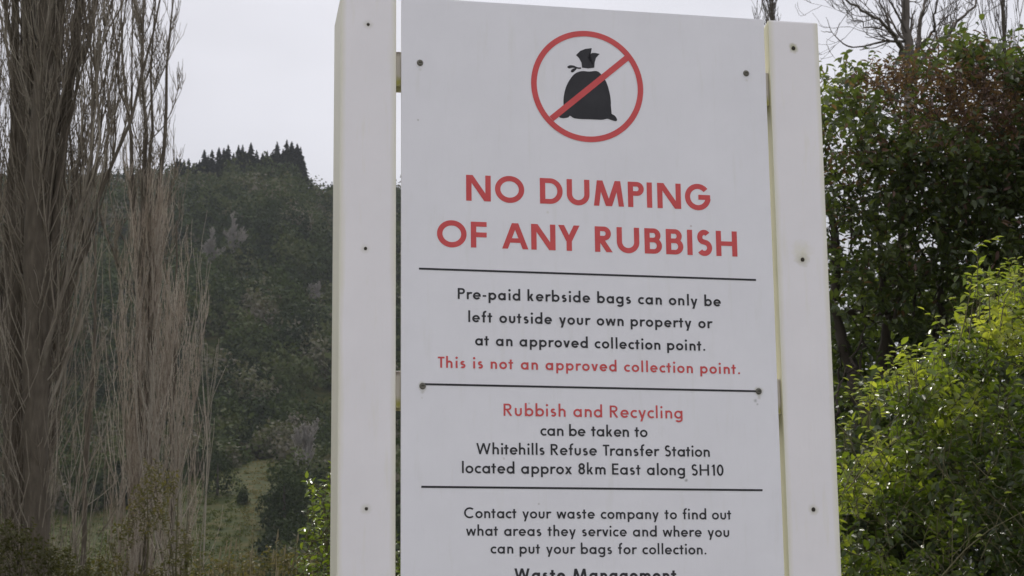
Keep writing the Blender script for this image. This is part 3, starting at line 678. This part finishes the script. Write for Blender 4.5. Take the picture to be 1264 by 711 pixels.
# ------------------------------------------------------------ bare poplars on the left
m_pop = bark_mat('poplar_bark', [(.035, .029, .022), (.14, .118, .092), (.34, .305, .25)])
m_twig = bark_mat('poplar_twigs', [(.08, .066, .052), (.23, .195, .152), (.45, .405, .335)], 6, .4)
m_twig2 = bark_mat('brown_shoots', [(.16, .125, .10), (.38, .32, .26), (.60, .54, .46)], 6, .4)
def poplar(name, base, H, lean, r0, nbr, label, group, zmin=.06, zmax=.9, spread=.16, mt=None, length=.42, tw=9, subs=7, rt=.004, suckers=0, sr=.3, tip_lean=None, fork=None):
    """fastigiate crown: near-vertical branches hugging the trunk, each with upright twigs"""
    o = empty(name, base, label, 'poplar tree', group)
    tk = Tubes(); br = Tubes(); twg = Tubes(); lean = np.array(lean, float)
    n = 14; zz = np.linspace(0, 1, n + 1); wob = np.cumsum(rng.normal(0, .012 * H / n * 3, (n + 1, 2)), 0)
    P = np.stack([lean[0] * zz * H + wob[:, 0], lean[1] * zz * H + wob[:, 1], zz * H], 1)
    tk.add(P, r0 * (1 - zz * .93) ** .9 + .004, 9, .3)
    if fork:
        for (zf, dx, dy, rs, top) in fork:
            z2 = np.linspace(zf, top, 9); q = (z2 - zf) / (top - zf)
            base_p = np.array([np.interp(z2 * H, P[:, 2], P[:, i]) for i in range(3)]).T
            Q = base_p + np.stack([dx * q ** .7, dy * q ** .7, 0 * q], 1); tk.add(Q, r0 * rs * (1 - q * .85) + .004, 7, .35)
    def upright(p0, a, out0, L, r, nseg, into, sides, wig):
        Q = [np.array(p0, float)]; dirn = np.array([math.cos(a) * out0, math.sin(a) * out0, 1.0])
        for k in range(nseg):
            dd = dirn.copy(); dd[:2] *= (1 - k / nseg) ** .8 * .9 + .1; dd[:2] += lean * .6; dd += rng.normal(0, wig, 3); dd /= np.linalg.norm(dd); Q.append(Q[-1] + dd * L / nseg)
        into.add(Q, np.linspace(r, max(r * .25, rt * .5), nseg + 1), sides); return Q
    for i in range(nbr):
        f = zmin + (zmax - zmin) * (i + rng.random()) / nbr; p0 = [np.interp(f, zz, P[:, j]) for j in range(3)]
        a = rng.random() * 6.28; L = H * length * (1.15 - .75 * f) * rng.uniform(.55, 1.1); r = r0 * (1 - f) * .20 * rng.uniform(.6, 1.2) + rt * 1.5
        Q = upright(p0, a, spread * 6 * rng.uniform(.4, 1.1), L, r, 9, br, 5, .10)
        for s in range(subs):
            k = rng.integers(1, 9); a2 = a + rng.normal(0, 1.4); L2 = L * rng.uniform(.25, .55)
            Q2 = upright(Q[k], a2, spread * 5 * rng.uniform(.3, 1.1), L2, max(r * .4, rt * 1.3), 6, br if L2 > 1.6 else twg, 3, .10)
            for w_ in range(tw):
                k2 = rng.integers(0, 6); upright(Q2[k2], rng.random() * 6.28, spread * 5 * rng.uniform(.3, 1.3), L2 * rng.uniform(.25, .7), rt, 4, twg, 3, .12)
    for s in range(int(240 * (r0 > .1))):            # short shoots out of the bark of the old trunks
        f = rng.uniform(.02, .5) ; a = rng.random() * 6.28; rt0 = r0 * (1 - f) * .9; p0 = [np.interp(f, zz, P[:, j]) for j in range(3)]
        p0 = [p0[0] + rt0 * math.cos(a), p0[1] + rt0 * math.sin(a), p0[2]]; L = rng.uniform(.25, 1.3)
        Q2 = upright(p0, a, .5, L, .005, 6, twg, 3, .12)
        for w_ in range(3): upright(Q2[rng.integers(1, 6)], a + rng.normal(0, .8), .8, L * rng.uniform(.2, .5), rt * .8, 4, twg, 3, .14)
    for s in range(suckers):
        a = rng.random() * 6.28; q = rng.uniform(.0, sr); p0 = (q * math.cos(a), q * math.sin(a), 0); L = rng.uniform(1.5, 5.0)
        Q2 = upright(p0, a, .12, L, rng.uniform(.003, .009), 10, twg, 4, .08)
        for w_ in range(5):
            k2 = rng.integers(2, 9); upright(Q2[k2], rng.random() * 6.28, .5, L * rng.uniform(.12, .35), rt, 4, twg, 3, .09)
    put('trunk', tk.mesh('trunk'), m_pop, o); put('branches', br.mesh('branches'), m_pop, o); put('twigs', twg.mesh('twigs'), mt or m_twig, o)
    return o
def foot(px, D): p = at(px, 500, D); return (p.x, p.y, gz(p.x, p.y))
G1 = None
poplar('poplar_tree', foot(10, 14.5), 19, (-.004, .0), .13, 40, 'massive bare poplar filling the left edge of the view', G1, .03, .9, .06, None, .24, 10, 11, .0034, 40,
       fork=[(.06, .12, .1, .5, .7), (.10, -.2, .0, .45, .5)])
poplar('poplar_tree', foot(50, 14.0), 18, (.003, .0), .105, 38, 'bare poplar with twin dark stems right of the leftmost one', G1, .15, .9, .065, None, .24, 10, 11, .0034, 26,
       fork=[(.10, .16, .0, .55, .75), (.16, .40, .2, .42, .7)])
poplar('poplar_tree', foot(112, 19), 6.4, (.006, 0), .035, 7, 'slim twiggy poplar between the large poplar and the brown clump', G1, .05, .85, .06, None, .36, 5, 5, .0034, 7)
poplar('poplar_tree', foot(160, 24), 10.6, (-.010, 0), .07, 34, 'slender bare poplar whose open crown stands against the sky', G1, .52, .93, .11, None, .22, 6, 7, .0045, 5,
       fork=[(.58, -.34, .1, .5, .98), (.56, .40, 0, .55, .97), (.68, .2, -.2, .35, .96)])
poplar('poplar_tree', foot(188, 17), 5.9, (.003, 0), .04, 22, 'bushy brown poplar clump of fine upright shoots', G1, .03, .80, .045, m_twig2, .42, 8, 9, .0034, 22, .16)
poplar('poplar_tree', foot(210, 18), 5.7, (.004, 0), .035, 17, 'brown upright poplar at the right end of the thicket', G1, .05, .75, .05, m_twig2, .40, 5, 8, .0032, 5)
m_paletw = bark_mat('pale_twigs', [(.24, .21, .17), (.40, .36, .30)], 8)
for px, h, lab in ((222, 3.9, 'pale forked sapling nearest the brown clump'), (238, 4.1, 'pale forked sapling in the middle of three'), (250, 3.7, 'pale slender sapling furthest from the poplars')):
    b0 = foot(px, 16); bare_tree('sapling', b0, h, .16, 5, m_paletw, lab, 'sapling', None, .012, 2, .7, .07, 0, 1, 3, .0026)
# bare trees beyond the hedge on the right
m_grey = bark_mat('grey_bark', [(.10, .088, .078), (.21, .185, .165)])
def limbed_tree(D, foot_px, limbs, mat, label):
    b0 = foot(foot_px, D); o = empty('bare_tree', b0, label, 'tree'); tk = Tubes(); br = Tubes()
    for k, (pts, r0, r1, dz) in enumerate(limbs):
        W_ = np.array([list(at(x, y, D + dz * q)) for q, (x, y) in zip(np.linspace(0, 1, len(pts)), pts)]) - np.array(b0)
        if k == 0: W_ = np.concatenate([[[0, 0, -.1]], W_])
        m_ = (len(W_) - 1) * 4 + 1; tt = np.linspace(0, len(W_) - 1, m_); Q = np.stack([np.interp(tt, range(len(W_)), W_[:, i]) for i in range(3)], 1)
        Q[1:-1] += rng.normal(0, .02, (m_ - 2, 3)); rr = np.linspace(r0, r1, m_); (tk if k == 0 else br).add(Q, rr, 7 if k == 0 else 5)
        def twig(p, d_, L, r, lv):
            P_ = [p]; dd = d_
            for _ in range(5): dd = unit(dd + rng.normal(0, .16, 3) + np.array([0, 0, .13])); P_.append(P_[-1] + dd * L / 5)
            br.add(P_, np.linspace(r, max(.0028, r * .4), 6), 3)
            if lv < 2:
                for _ in range(3): i = rng.integers(1, 6); twig(P_[i], unit(dd + rng.normal(0, .5, 3)), L * rng.uniform(.35, .65), max(.0032, r * .55), lv + 1)
        for _ in range(int(m_ * .75)):
            i = rng.integers(m_ // 4, m_ - 1)
            if (Q[i][2] + b0[2]) < 9.0: continue
            d_ = unit(unit(Q[i + 1] - Q[i]) + rng.normal(0, .55, 3)); twig(Q[i], d_, rng.uniform(.35, .9), rr[i] * .4, 0)
    put('trunk', tk.mesh('trunk'), mat, o); put('branches', br.mesh('branches'), mat, o)
limbed_tree(26, 1121, [([(1121, 300), (1121, 70), (1119, 0), (1122, -80), (1118, -200)], .11, .02, 0),
    ([(1120, 85), (1114, 63), (1106, 46), (1088, 30), (1070, 17), (1045, -2), (1030, -40)], .04, .01, -.8), ([(1121, 120), (1134, 80), (1137, 25), (1144, 0), (1146, -90)], .05, .012, .5),
    ([(1122, 110), (1148, 62), (1165, 46), (1187, 25), (1208, 2), (1215, -50)], .04, .01, .6), ([(1119, 70), (1098, 40), (1092, 12), (1080, -20)], .028, .008, .5),
    ([(1136, 60), (1152, 35), (1158, 5), (1172, -40)], .026, .008, -.6), ([(1090, 31), (1070, 32), (1050, 20), (1044, 12)], .014, .005, -.2), ([(1165, 46), (1184, 42), (1198, 22)], .016, .005, .3)],
    m_grey, 'open branching leafless tree rising behind the middle of the hedge')
poplar('poplar_tree', foot(972, 34), 14.6, (0, 0), .05, 46, 'thin upright bare poplar just above the right post', None, .6, .95, .12, m_grey, .13, 6, 7, .0055, 0)
poplar('poplar_tree', foot(1275, 26), 13.0, (0, 0), .08, 30, 'bare twiggy poplar at the far right above the hedge', None, .4, .95, .05, m_grey, .2, 5, 6, .0045, 0)

# ------------------------------------------------------------ leafy things
m_hedge = leaf_mat('hedge_leaves', [(.038, .052, .026), (.062, .082, .036), (.09, .112, .042), (.13, .155, .045), (.27, .30, .06)], .4, .5, .4)
m_redleaf = leaf_mat('reddish_leaves', [(.10, .058, .048), (.15, .09, .075), (.20, .13, .10)], .35, .6, .3)
m_bush = leaf_mat('bush_leaves', [(.042, .062, .018), (.09, .125, .025), (.165, .205, .034), (.26, .29, .048), (.39, .40, .085)], .48, .33, .6)
m_stem = bark_mat('bush_stems', [(.06, .05, .03), (.16, .15, .08)], 20)
m_branch = bark_mat('hedge_branches', [(.03, .025, .02), (.075, .062, .05)], 12)
def foliage(o, fn, ntwig, leaves_per, leaf, mat, stem_mat, twig_len, up_bias, singles=0, tint_fn=None, red_fn=None, part='foliage', single_sel=None, stem_r=.0022):
    """twigs scattered by fn() -> (point, outward dir); each carries leaves; the rest of the leaves are one part, the most prominent are parts of their own"""
    tb = Tubes(); P = []; D = []; Nn = []; L = []; W = []; Tn = []; M = []
    for _ in range(ntwig):
        q = fn()
        if q is None: continue
        p, dn = q; p = np.array(p, float); dn = np.array(dn, float); ln = twig_len * rng.uniform(.5, 1.4); pts = [p]; dd = unit(dn + rng.normal(0, .45, 3) + np.array([0, 0, up_bias]))
        for k in range(4): dd = unit(dd + rng.normal(0, .18, 3) + np.array([0, 0, .05])); pts.append(pts[-1] + dd * ln / 4)
        tb.add(pts, np.linspace(stem_r, stem_r * .4, 5), 3)
        red = red_fn(p) if red_fn else 0; tbase = tint_fn(p)
        for k in range(leaves_per):
            f = (k + .8) / leaves_per * 4; i = min(3, int(f)); fr = f - i; q0 = pts[i] * (1 - fr) + pts[i + 1] * fr
            side = unit(np.cross(dd, rng.normal(size=3))); s = leaf * rng.uniform(.65, 1.25)
            isred = rng.random() < red
            P.append(q0); D.append(unit(dd * .5 + side + np.array([0, 0, -.15]))); Nn.append(unit(rng.normal(0, .55, 3) + np.array([0, -.15, 1.0]))); L.append(s * (.8 if isred else 1)); W.append(s * (.32 if isred else .52)); Tn.append(np.clip(tbase + rng.normal(0, .13), 0, 1)); M.append(1 if isred else 0)
    P, D, Nn, L, W, Tn, M = [np.array(a) for a in (P, D, Nn, L, W, Tn, M)]
    put('twigs', tb.mesh('twigs'), stem_mat, o)
    mats = mat if isinstance(mat, list) else [mat]
    keep = np.ones(len(P), bool)
    if singles:
        vis = np.array([single_sel(p) for p in P]) & (M == 0); idx = np.where(vis)[0]
        idx = idx[np.argsort(P[idx, 1])][:singles]; keep[idx] = False
        for i in idx:
            me = leaves_mesh('leaf', P[i:i + 1] * 0, D[i:i + 1], Nn[i:i + 1], L[i:i + 1], W[i:i + 1], Tn[i:i + 1]); put('leaf', me, mats[0], o, tuple(P[i]))
    f = put(part, leaves_mesh(part, P[keep], D[keep], Nn[keep], L[keep], W[keep], Tn[keep], M[keep]), mats, o); f['kind'] = 'stuff'
    return P
# --- hedge
HD = 10.0
hb = at(1150, 500, HD); hbx, hby = hb.x, hb.y
hedge = empty('hedge_tree', (hbx, hby + .9, gz(hbx, hby)), 'tall dark evergreen hedge tree with reddish shoots behind the right post', 'tree')
HTOP = [(940, 140), (975, 112), (1000, 92), (1030, 88), (1060, 86), (1100, 92), (1135, 82), (1190, 62), (1230, 72), (1264, 78), (1400, 60), (1600, 90), (1750, 200)]
def hedge_fn():
    px = rng.uniform(965, 1700) if rng.random() < .35 else rng.uniform(985, 1290); dep = rng.uniform(0, 1) ** 1.3 * 1.9; py = interp(HTOP, px) + 8 + rng.random() * 560 * (1 if rng.random() < .8 else .35)
    hole = noise.noise(Vector((px * .022, py * .022, dep * .8)))
    hole2 = noise.noise(Vector((px * .06, py * .06, 5 + dep * .5)))
    if hole + .55 * hole2 > .26 and py < 330: return None
    if px < 1010 + 22 * noise.noise(Vector((py * .02, 1, 1))): 
        if rng.random() < .7: return None
    if 1010 < px < 1120 and 140 < py < 320 and (rng.random() < .42): return None
    if py > 340 and rng.random() < interp([(340, .25), (430, .72), (520, .7), (640, .5)], py): return None
    if py > 400 and dep < .45: return None
    p = at(px, py, HD + dep)
    out_ = np.array([rng.normal(0, .3) + (-.5 if px < 1040 else 0), -.5 if dep < .9 else .3, .25 + (.7 if py < 130 else 0)])
    return (p.x - hbx, p.y - hby - .9, p.z - gz(hbx, hby)), out_
def hpx(p): return topx(p[0] + hbx, p[1] + hby + .9, p[2] + gz(hbx, hby))
def h_tint(p):
    x, y = hpx(p); t_ = .30 + .30 * noise.noise(Vector((x * .03, y * .03, 2)))
    t_ += interp([(1000, .45), (1040, .32), (1075, .1), (1110, 0)], x) * interp([(80, 1), (150, .7), (230, .25), (330, 0)], y)
    return t_ + .15 * interp([(60, 1), (100, 0)], y)
def h_red(p):
    x, y = hpx(p); c = max(0, 1 - math.hypot((x - 1170) / 95, (y - 135) / 60)) + max(0, 1 - math.hypot((x - 1090) / 50, (y - 110) / 40)) * .7 + .9 * max(0, 1 - math.hypot((x - 1240) / 50, (y - 150) / 60))
    c += .5 * max(0, 1 - math.hypot((x - 1045) / 40, (y - 215) / 40)); return min(.85, c * 1.3) + (.12 if y < 400 else 0)
HP = foliage(hedge, hedge_fn, 8600, 7, .056, [m_hedge, m_redleaf], m_branch, .19, .25, 160, h_tint, h_red, 'foliage', lambda p: hpx(p)[0] > 1008 and hpx(p)[0] < 1264 and hpx(p)[1] < 260)
tb = Tubes()
def limb_px(pts, r0, r1, D, jit=.012):
    P = [at(x, y, D + dz) for x, y, dz in pts]; P = np.array([(p.x - hbx, p.y - hby - .9, p.z - gz(hbx, hby)) for p in P])
    tt = np.linspace(0, len(P) - 1, (len(P) - 1) * 4 + 1); Q = np.stack([np.interp(tt, range(len(P)), P[:, j]) for j in range(3)], 1)
    Q[1:-1] += rng.normal(0, jit, (len(Q) - 2, 3)); tb.add(Q, np.linspace(r0, r1, len(Q)), 6)
limb_px([(1052, 812, 0), (1060, 640, .1), (1062, 500, 0), (1048, 450, .1), (1032, 380, .2), (1025, 260, .3)], .07, .02, HD + .7)
limb_px([(1062, 505, 0), (1085, 470, .1), (1092, 420, .1), (1110, 330, .2), (1115, 200, .3)], .045, .012, HD + .7)
limb_px([(1105, 840, 0), (1110, 600, 0), (1112, 500, 0), (1100, 440, .1), (1090, 380, .2), (1080, 250, .2)], .05, .012, HD + .8)
limb_px([(1110, 520, 0), (1140, 455, .1), (1150, 430, 0), (1190, 420, .1), (1225, 375, .1), (1264, 340, 0)], .05, .02, HD + .8)
limb_px([(1150, 432, 0), (1160, 390, .1), (1162, 330, .2), (1170, 200, .2)], .03, .01, HD + .8)
limb_px([(1200, 420, 0), (1165, 440, .0), (1130, 480, .1), (1118, 560, .2)], .03, .02, HD + .6)
limb_px([(1230, 850, 0), (1225, 600, 0), (1205, 430, 0), (1215, 300, .1), (1200, 150, .1)], .06, .014, HD + .9)
limb_px([(1045, 380, 0), (1080, 395, 0), (1110, 370, .1), (1150, 330, .2)], .02, .008, HD + .7)
for _ in range(90):
    x, y = rng.uniform(1025, 1420), rng.uniform(185, 520); a = rng.normal(0, .6)
    limb_px([(x, y, 0), (x + 22 * math.sin(a), y - 35, .05), (x + 40 * math.sin(a) + rng.normal(0, 8), y - 75, .1)], .009, .003, HD + rng.uniform(.2, 1.5))
put('branches', tb.mesh('branches'), m_branch, hedge)
# --- dark growth beyond the hedge
def shrub_mass(name, pxs, D, label, cat, leaf, n, tint, depth, mat, group=None, stuff=False):
    c = at(sum(p[0] for p in pxs) / len(pxs), 700, D); g = gz(c.x, c.y)
    o = empty(name, (c.x, c.y, g), label, cat, group)
    def fn():
        px = rng.uniform(pxs[0][0], pxs[-1][0]); top = interp(pxs, px); py = top + (1 - rng.random() ** 1.4) * 0 + rng.random() ** 1.1 * (860 - top); dep = rng.random() * depth
        if noise.noise(Vector((px * .02, py * .02, D + dep))) > .28: return None
        p = at(px, py + dep * 2, D + dep)
        if p.z < g + .02: return None
        return (p.x - c.x, p.y - c.y, p.z - g), (rng.normal(0, .4), -.3, .5)
    foliage(o, fn, n, 6, leaf, mat, m_stem, leaf * 3.5, .4, 0, lambda p: tint + .25 * noise.noise(Vector(p) * .9))
    tb = Tubes()
    for _ in range(14):
        px = rng.uniform(pxs[0][0], pxs[-1][0]); p = at(px, 850, D + rng.random() * depth); top = at(px + rng.normal(0, 20), interp(pxs, px) + 20, D + depth * .5)
        Q = np.linspace((p.x - c.x, p.y - c.y, 0), (top.x - c.x, top.y - c.y, top.z - g), 7); Q[1:-1] += rng.normal(0, .04, (5, 3)); tb.add(Q, np.linspace(.02, .004, 7), 4)
    put('stems', tb.mesh('stems'), m_stem, o)
    return o
shrub_mass('shrub', [(985, 470), (1050, 400), (1120, 380), (1200, 370), (1300, 340), (1600, 340)], 14.5, 'deep green thicket seen between the trunks under the hedge', 'shrub', .13, 4200, .12, 2.2, m_hedge)
shrub_mass('shrub', [(1000, 620), (1040, 560), (1100, 520), (1180, 470), (1264, 420), (1500, 420), (1620, 600)], 7.4, 'dark shrub hidden behind the bright yellow green bush', 'shrub', .06, 2600, .10, .9, m_hedge)
# --- bright bush
BD = 6.0
bb = at(1160, 700, BD); bbx, bby = bb.x, bb.y; bg_ = gz(bbx, bby)
bush = empty('bush', (bbx, bby, bg_), 'bright yellow green leafy bush spilling beside the right post', 'bush')
BTOP = [(1000, 640), (1025, 590), (1045, 545), (1060, 512), (1085, 492), (1110, 470), (1145, 448), (1172, 425), (1190, 395), (1205, 372), (1225, 352), (1264, 348), (1330, 330), (1450, 380), (1560, 520), (1600, 700)]
def bush_fn():
    px = rng.uniform(1005, 1290) if rng.random() < .75 else rng.uniform(1200, 1560); top = interp(BTOP, px) + 8 + 34 * noise.noise(Vector((px * .045, 3, 3))); py = top + 6 + rng.random() ** 1.1 * (860 - top); dep = rng.random() ** 1.2 * .8
    if noise.noise(Vector((px * .02, py * .022, dep + 9))) + .6 * noise.noise(Vector((px * .055, py * .055, dep + 2))) > -.02: return None
    p = at(px, py, BD + dep)
    if p.z < bg_: return None
    return (p.x - bbx, p.y - bby, p.z - bg_), (-.25 + rng.normal(0, .4), -.35, .5)
def bpx(p): return topx(p[0] + bbx, p[1] + bby, p[2] + bg_)
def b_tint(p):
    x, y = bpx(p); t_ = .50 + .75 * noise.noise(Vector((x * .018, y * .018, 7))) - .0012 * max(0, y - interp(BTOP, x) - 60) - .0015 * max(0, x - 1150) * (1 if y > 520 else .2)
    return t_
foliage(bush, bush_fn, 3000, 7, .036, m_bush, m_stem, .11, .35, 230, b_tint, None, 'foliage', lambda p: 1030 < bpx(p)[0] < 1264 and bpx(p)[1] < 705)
tb = Tubes(); tl = [[] for _ in range(5)]
def spray(pts, D, r=.0022, nl=9, leaf=.028, tint=.8, obj=None):
    P = np.array([[at(x, y, D).x - bbx, at(x, y, D).y - bby, at(x, y, D).z - bg_] for x, y in pts]); tt = np.linspace(0, len(P) - 1, 13)
    Q = np.stack([np.interp(tt, range(len(P)), P[:, j]) for j in range(3)], 1); tb.add(Q, np.linspace(r, r * .4, 13), 4, .7)
    for k in range(nl):
        f = .3 + .7 * (k + rng.random()) / nl; q = [np.interp(f * 12, range(13), Q[:, j]) for j in range(3)]
        me = leaves_mesh('leaf', np.zeros((1, 3)), np.array([[rng.choice([-1, 1]) * rng.uniform(.5, 1), -.3, rng.uniform(-.2, .5)]]), np.array([[rng.normal(0, .4), -.4, 1]]), [leaf * rng.uniform(.7, 1.2)], [leaf * .5], np.array([np.clip(tint + rng.normal(0, .1), 0, 1)]))
        put('leaf', me, m_bush, bush, tuple(q))
spray([(1196, 420), (1200, 380), (1206, 350), (1207, 322), (1205, 305), (1214, 298), (1230, 293)], 5.9, .0018, 12)
spray([(1180, 440), (1190, 400), (1196, 370), (1200, 340)], 5.9, .0022, 12)
spray([(1040, 610), (1055, 572), (1070, 552), (1083, 540), (1068, 525), (1060, 508)], 5.85, .0016, 8)
spray([(1045, 605), (1085, 560), (1110, 540), (1124, 530)], 5.85, .002, 3)
spray([(1120, 500), (1123, 480), (1120, 465), (1112, 458)], 5.9, .0016, 8)
spray([(1235, 400), (1240, 370), (1252, 350), (1262, 335)], 5.9, .002, 10)
spray([(1222, 400), (1221, 365), (1212, 345)], 5.9, .002, 9)
for _ in range(44):
    x = rng.uniform(1040, 1264); y = interp(BTOP, x); a = rng.normal(-.35, .5); L_ = rng.uniform(18, 46)
    spray([(x, y + 25), (x + L_ * .3 * math.sin(a), y - 2), (x + L_ * math.sin(a) * .8, y - L_ * .6), (x + L_ * math.sin(a) * 1.3, y - L_ * .85)], 6.0 + rng.uniform(-.1, .25), .0014, 5, .024, .7)
spray([(1155, 720), (1190, 680), (1220, 655), (1262, 632)], 5.8, .0026, 2)
spray([(1175, 700), (1176, 640), (1180, 600)], 5.8, .0016, 2)
spray([(1200, 570), (1230, 600), (1255, 610)], 5.8, .0016, 2)
for _ in range(120):
    x, y = rng.uniform(1030, 1280), rng.uniform(520, 740); a = rng.normal(-.3, .9)
    spray([(x, y), (x + 25 * math.sin(a), y - 26), (x + 55 * math.sin(a), y - 42 + rng.normal(0, 8))], 6.0 + rng.uniform(-.15, .2), .0013, 0)
put('stems', tb.mesh('stems'), m_stem, bush)

# ------------------------------------------------------------ weeds and brush along the bottom left, behind the sign
m_brush = leaf_mat('dry_weed_leaves', [(.055, .055, .024), (.10, .095, .04), (.15, .125, .06), (.22, .18, .11)], .25, .7, .2)
shrub_mass('brush', [(60, 735), (120, 700), (160, 640), (185, 575), (215, 600), (225, 660), (250, 705)], 13.0, 'olive brown scrub growing round the foot of the brown poplar clump', 'brush', .03, 1500, .45, .8, m_brush)
shrub_mass('brush', [(-80, 690), (0, 650), (40, 670), (80, 690), (130, 720)], 12.0, 'dull scrub at the foot of the large poplars', 'brush', .032, 1300, .12, .8, m_brush)
shrub_mass('brush', [(245, 712), (275, 702), (300, 706), (340, 690), (372, 702), (385, 694)], 8.0, 'low dry weeds along the bottom between thicket and post', 'weeds', .024, 800, .6, .6, m_brush)
shrub_mass('weed_bush', [(366, 690), (384, 640), (398, 600), (412, 590), (440, 600), (470, 640), (500, 615), (540, 640), (640, 690)], 5.2, 'fresh green leafy weeds growing close behind the left post', 'weeds', .021, 1000, .36, .5, m_bush)
tb = Tubes()
wd = empty('seeding_grass', (at(300, 700, 7).x, 7.0, 0), 'tall straw coloured grass stalks in front of the low dry weeds', 'grass'); m_straw = bark_mat('straw', [(.14, .115, .07), (.28, .24, .15)], 8)
for _ in range(34):
    px = rng.uniform(245, 404); top = at(px, rng.uniform(668, 720) - (45 if rng.random() < .06 else 0), 7 + rng.uniform(-.3, .6)); q = at(px + rng.normal(0, 14), 800, 7)
    A = np.array([q.x - wd.location.x, q.y - 7, 0]); B = np.array([top.x - wd.location.x, top.y - 7, top.z]); Q = A + (B - A) * np.linspace(0, 1, 6)[:, None]; Q[:, 0] += np.linspace(0, 1, 6) ** 2 * rng.normal(0, .06)
    tb.add(Q, np.linspace(.002, .0009, 6), 3)
    if rng.random() < .4:
        e = Q[-1]; tb.add([e, e + np.array([.004, 0, .02]), e + np.array([.006, 0, .05])], [.001, .004, .001], 5, .8)
put('stalks', tb.mesh('stalks'), m_straw, wd)

# ------------------------------------------------------------ air
hz = bevelled_box(-3300, 3300, -1700, 4300, -30, 330, 1, 1)
mh = bpy.data.materials.new('haze_air'); mh.use_nodes = True; t = mh.node_tree; t.nodes.remove(t.nodes['Principled BSDF'])
pv_ = N(t, 'ShaderNodeVolumePrincipled'); pv_.inputs['Color'].default_value = (.86, .9, 1, 1); pv_.inputs['Density'].default_value = .00009; pv_.inputs['Anisotropy'].default_value = .2
t.links.new(pv_.outputs[0], t.nodes['Material Output'].inputs['Volume'])
tag(put('haze', bm_mesh(hz, 'haze'), mh), kind='stuff')
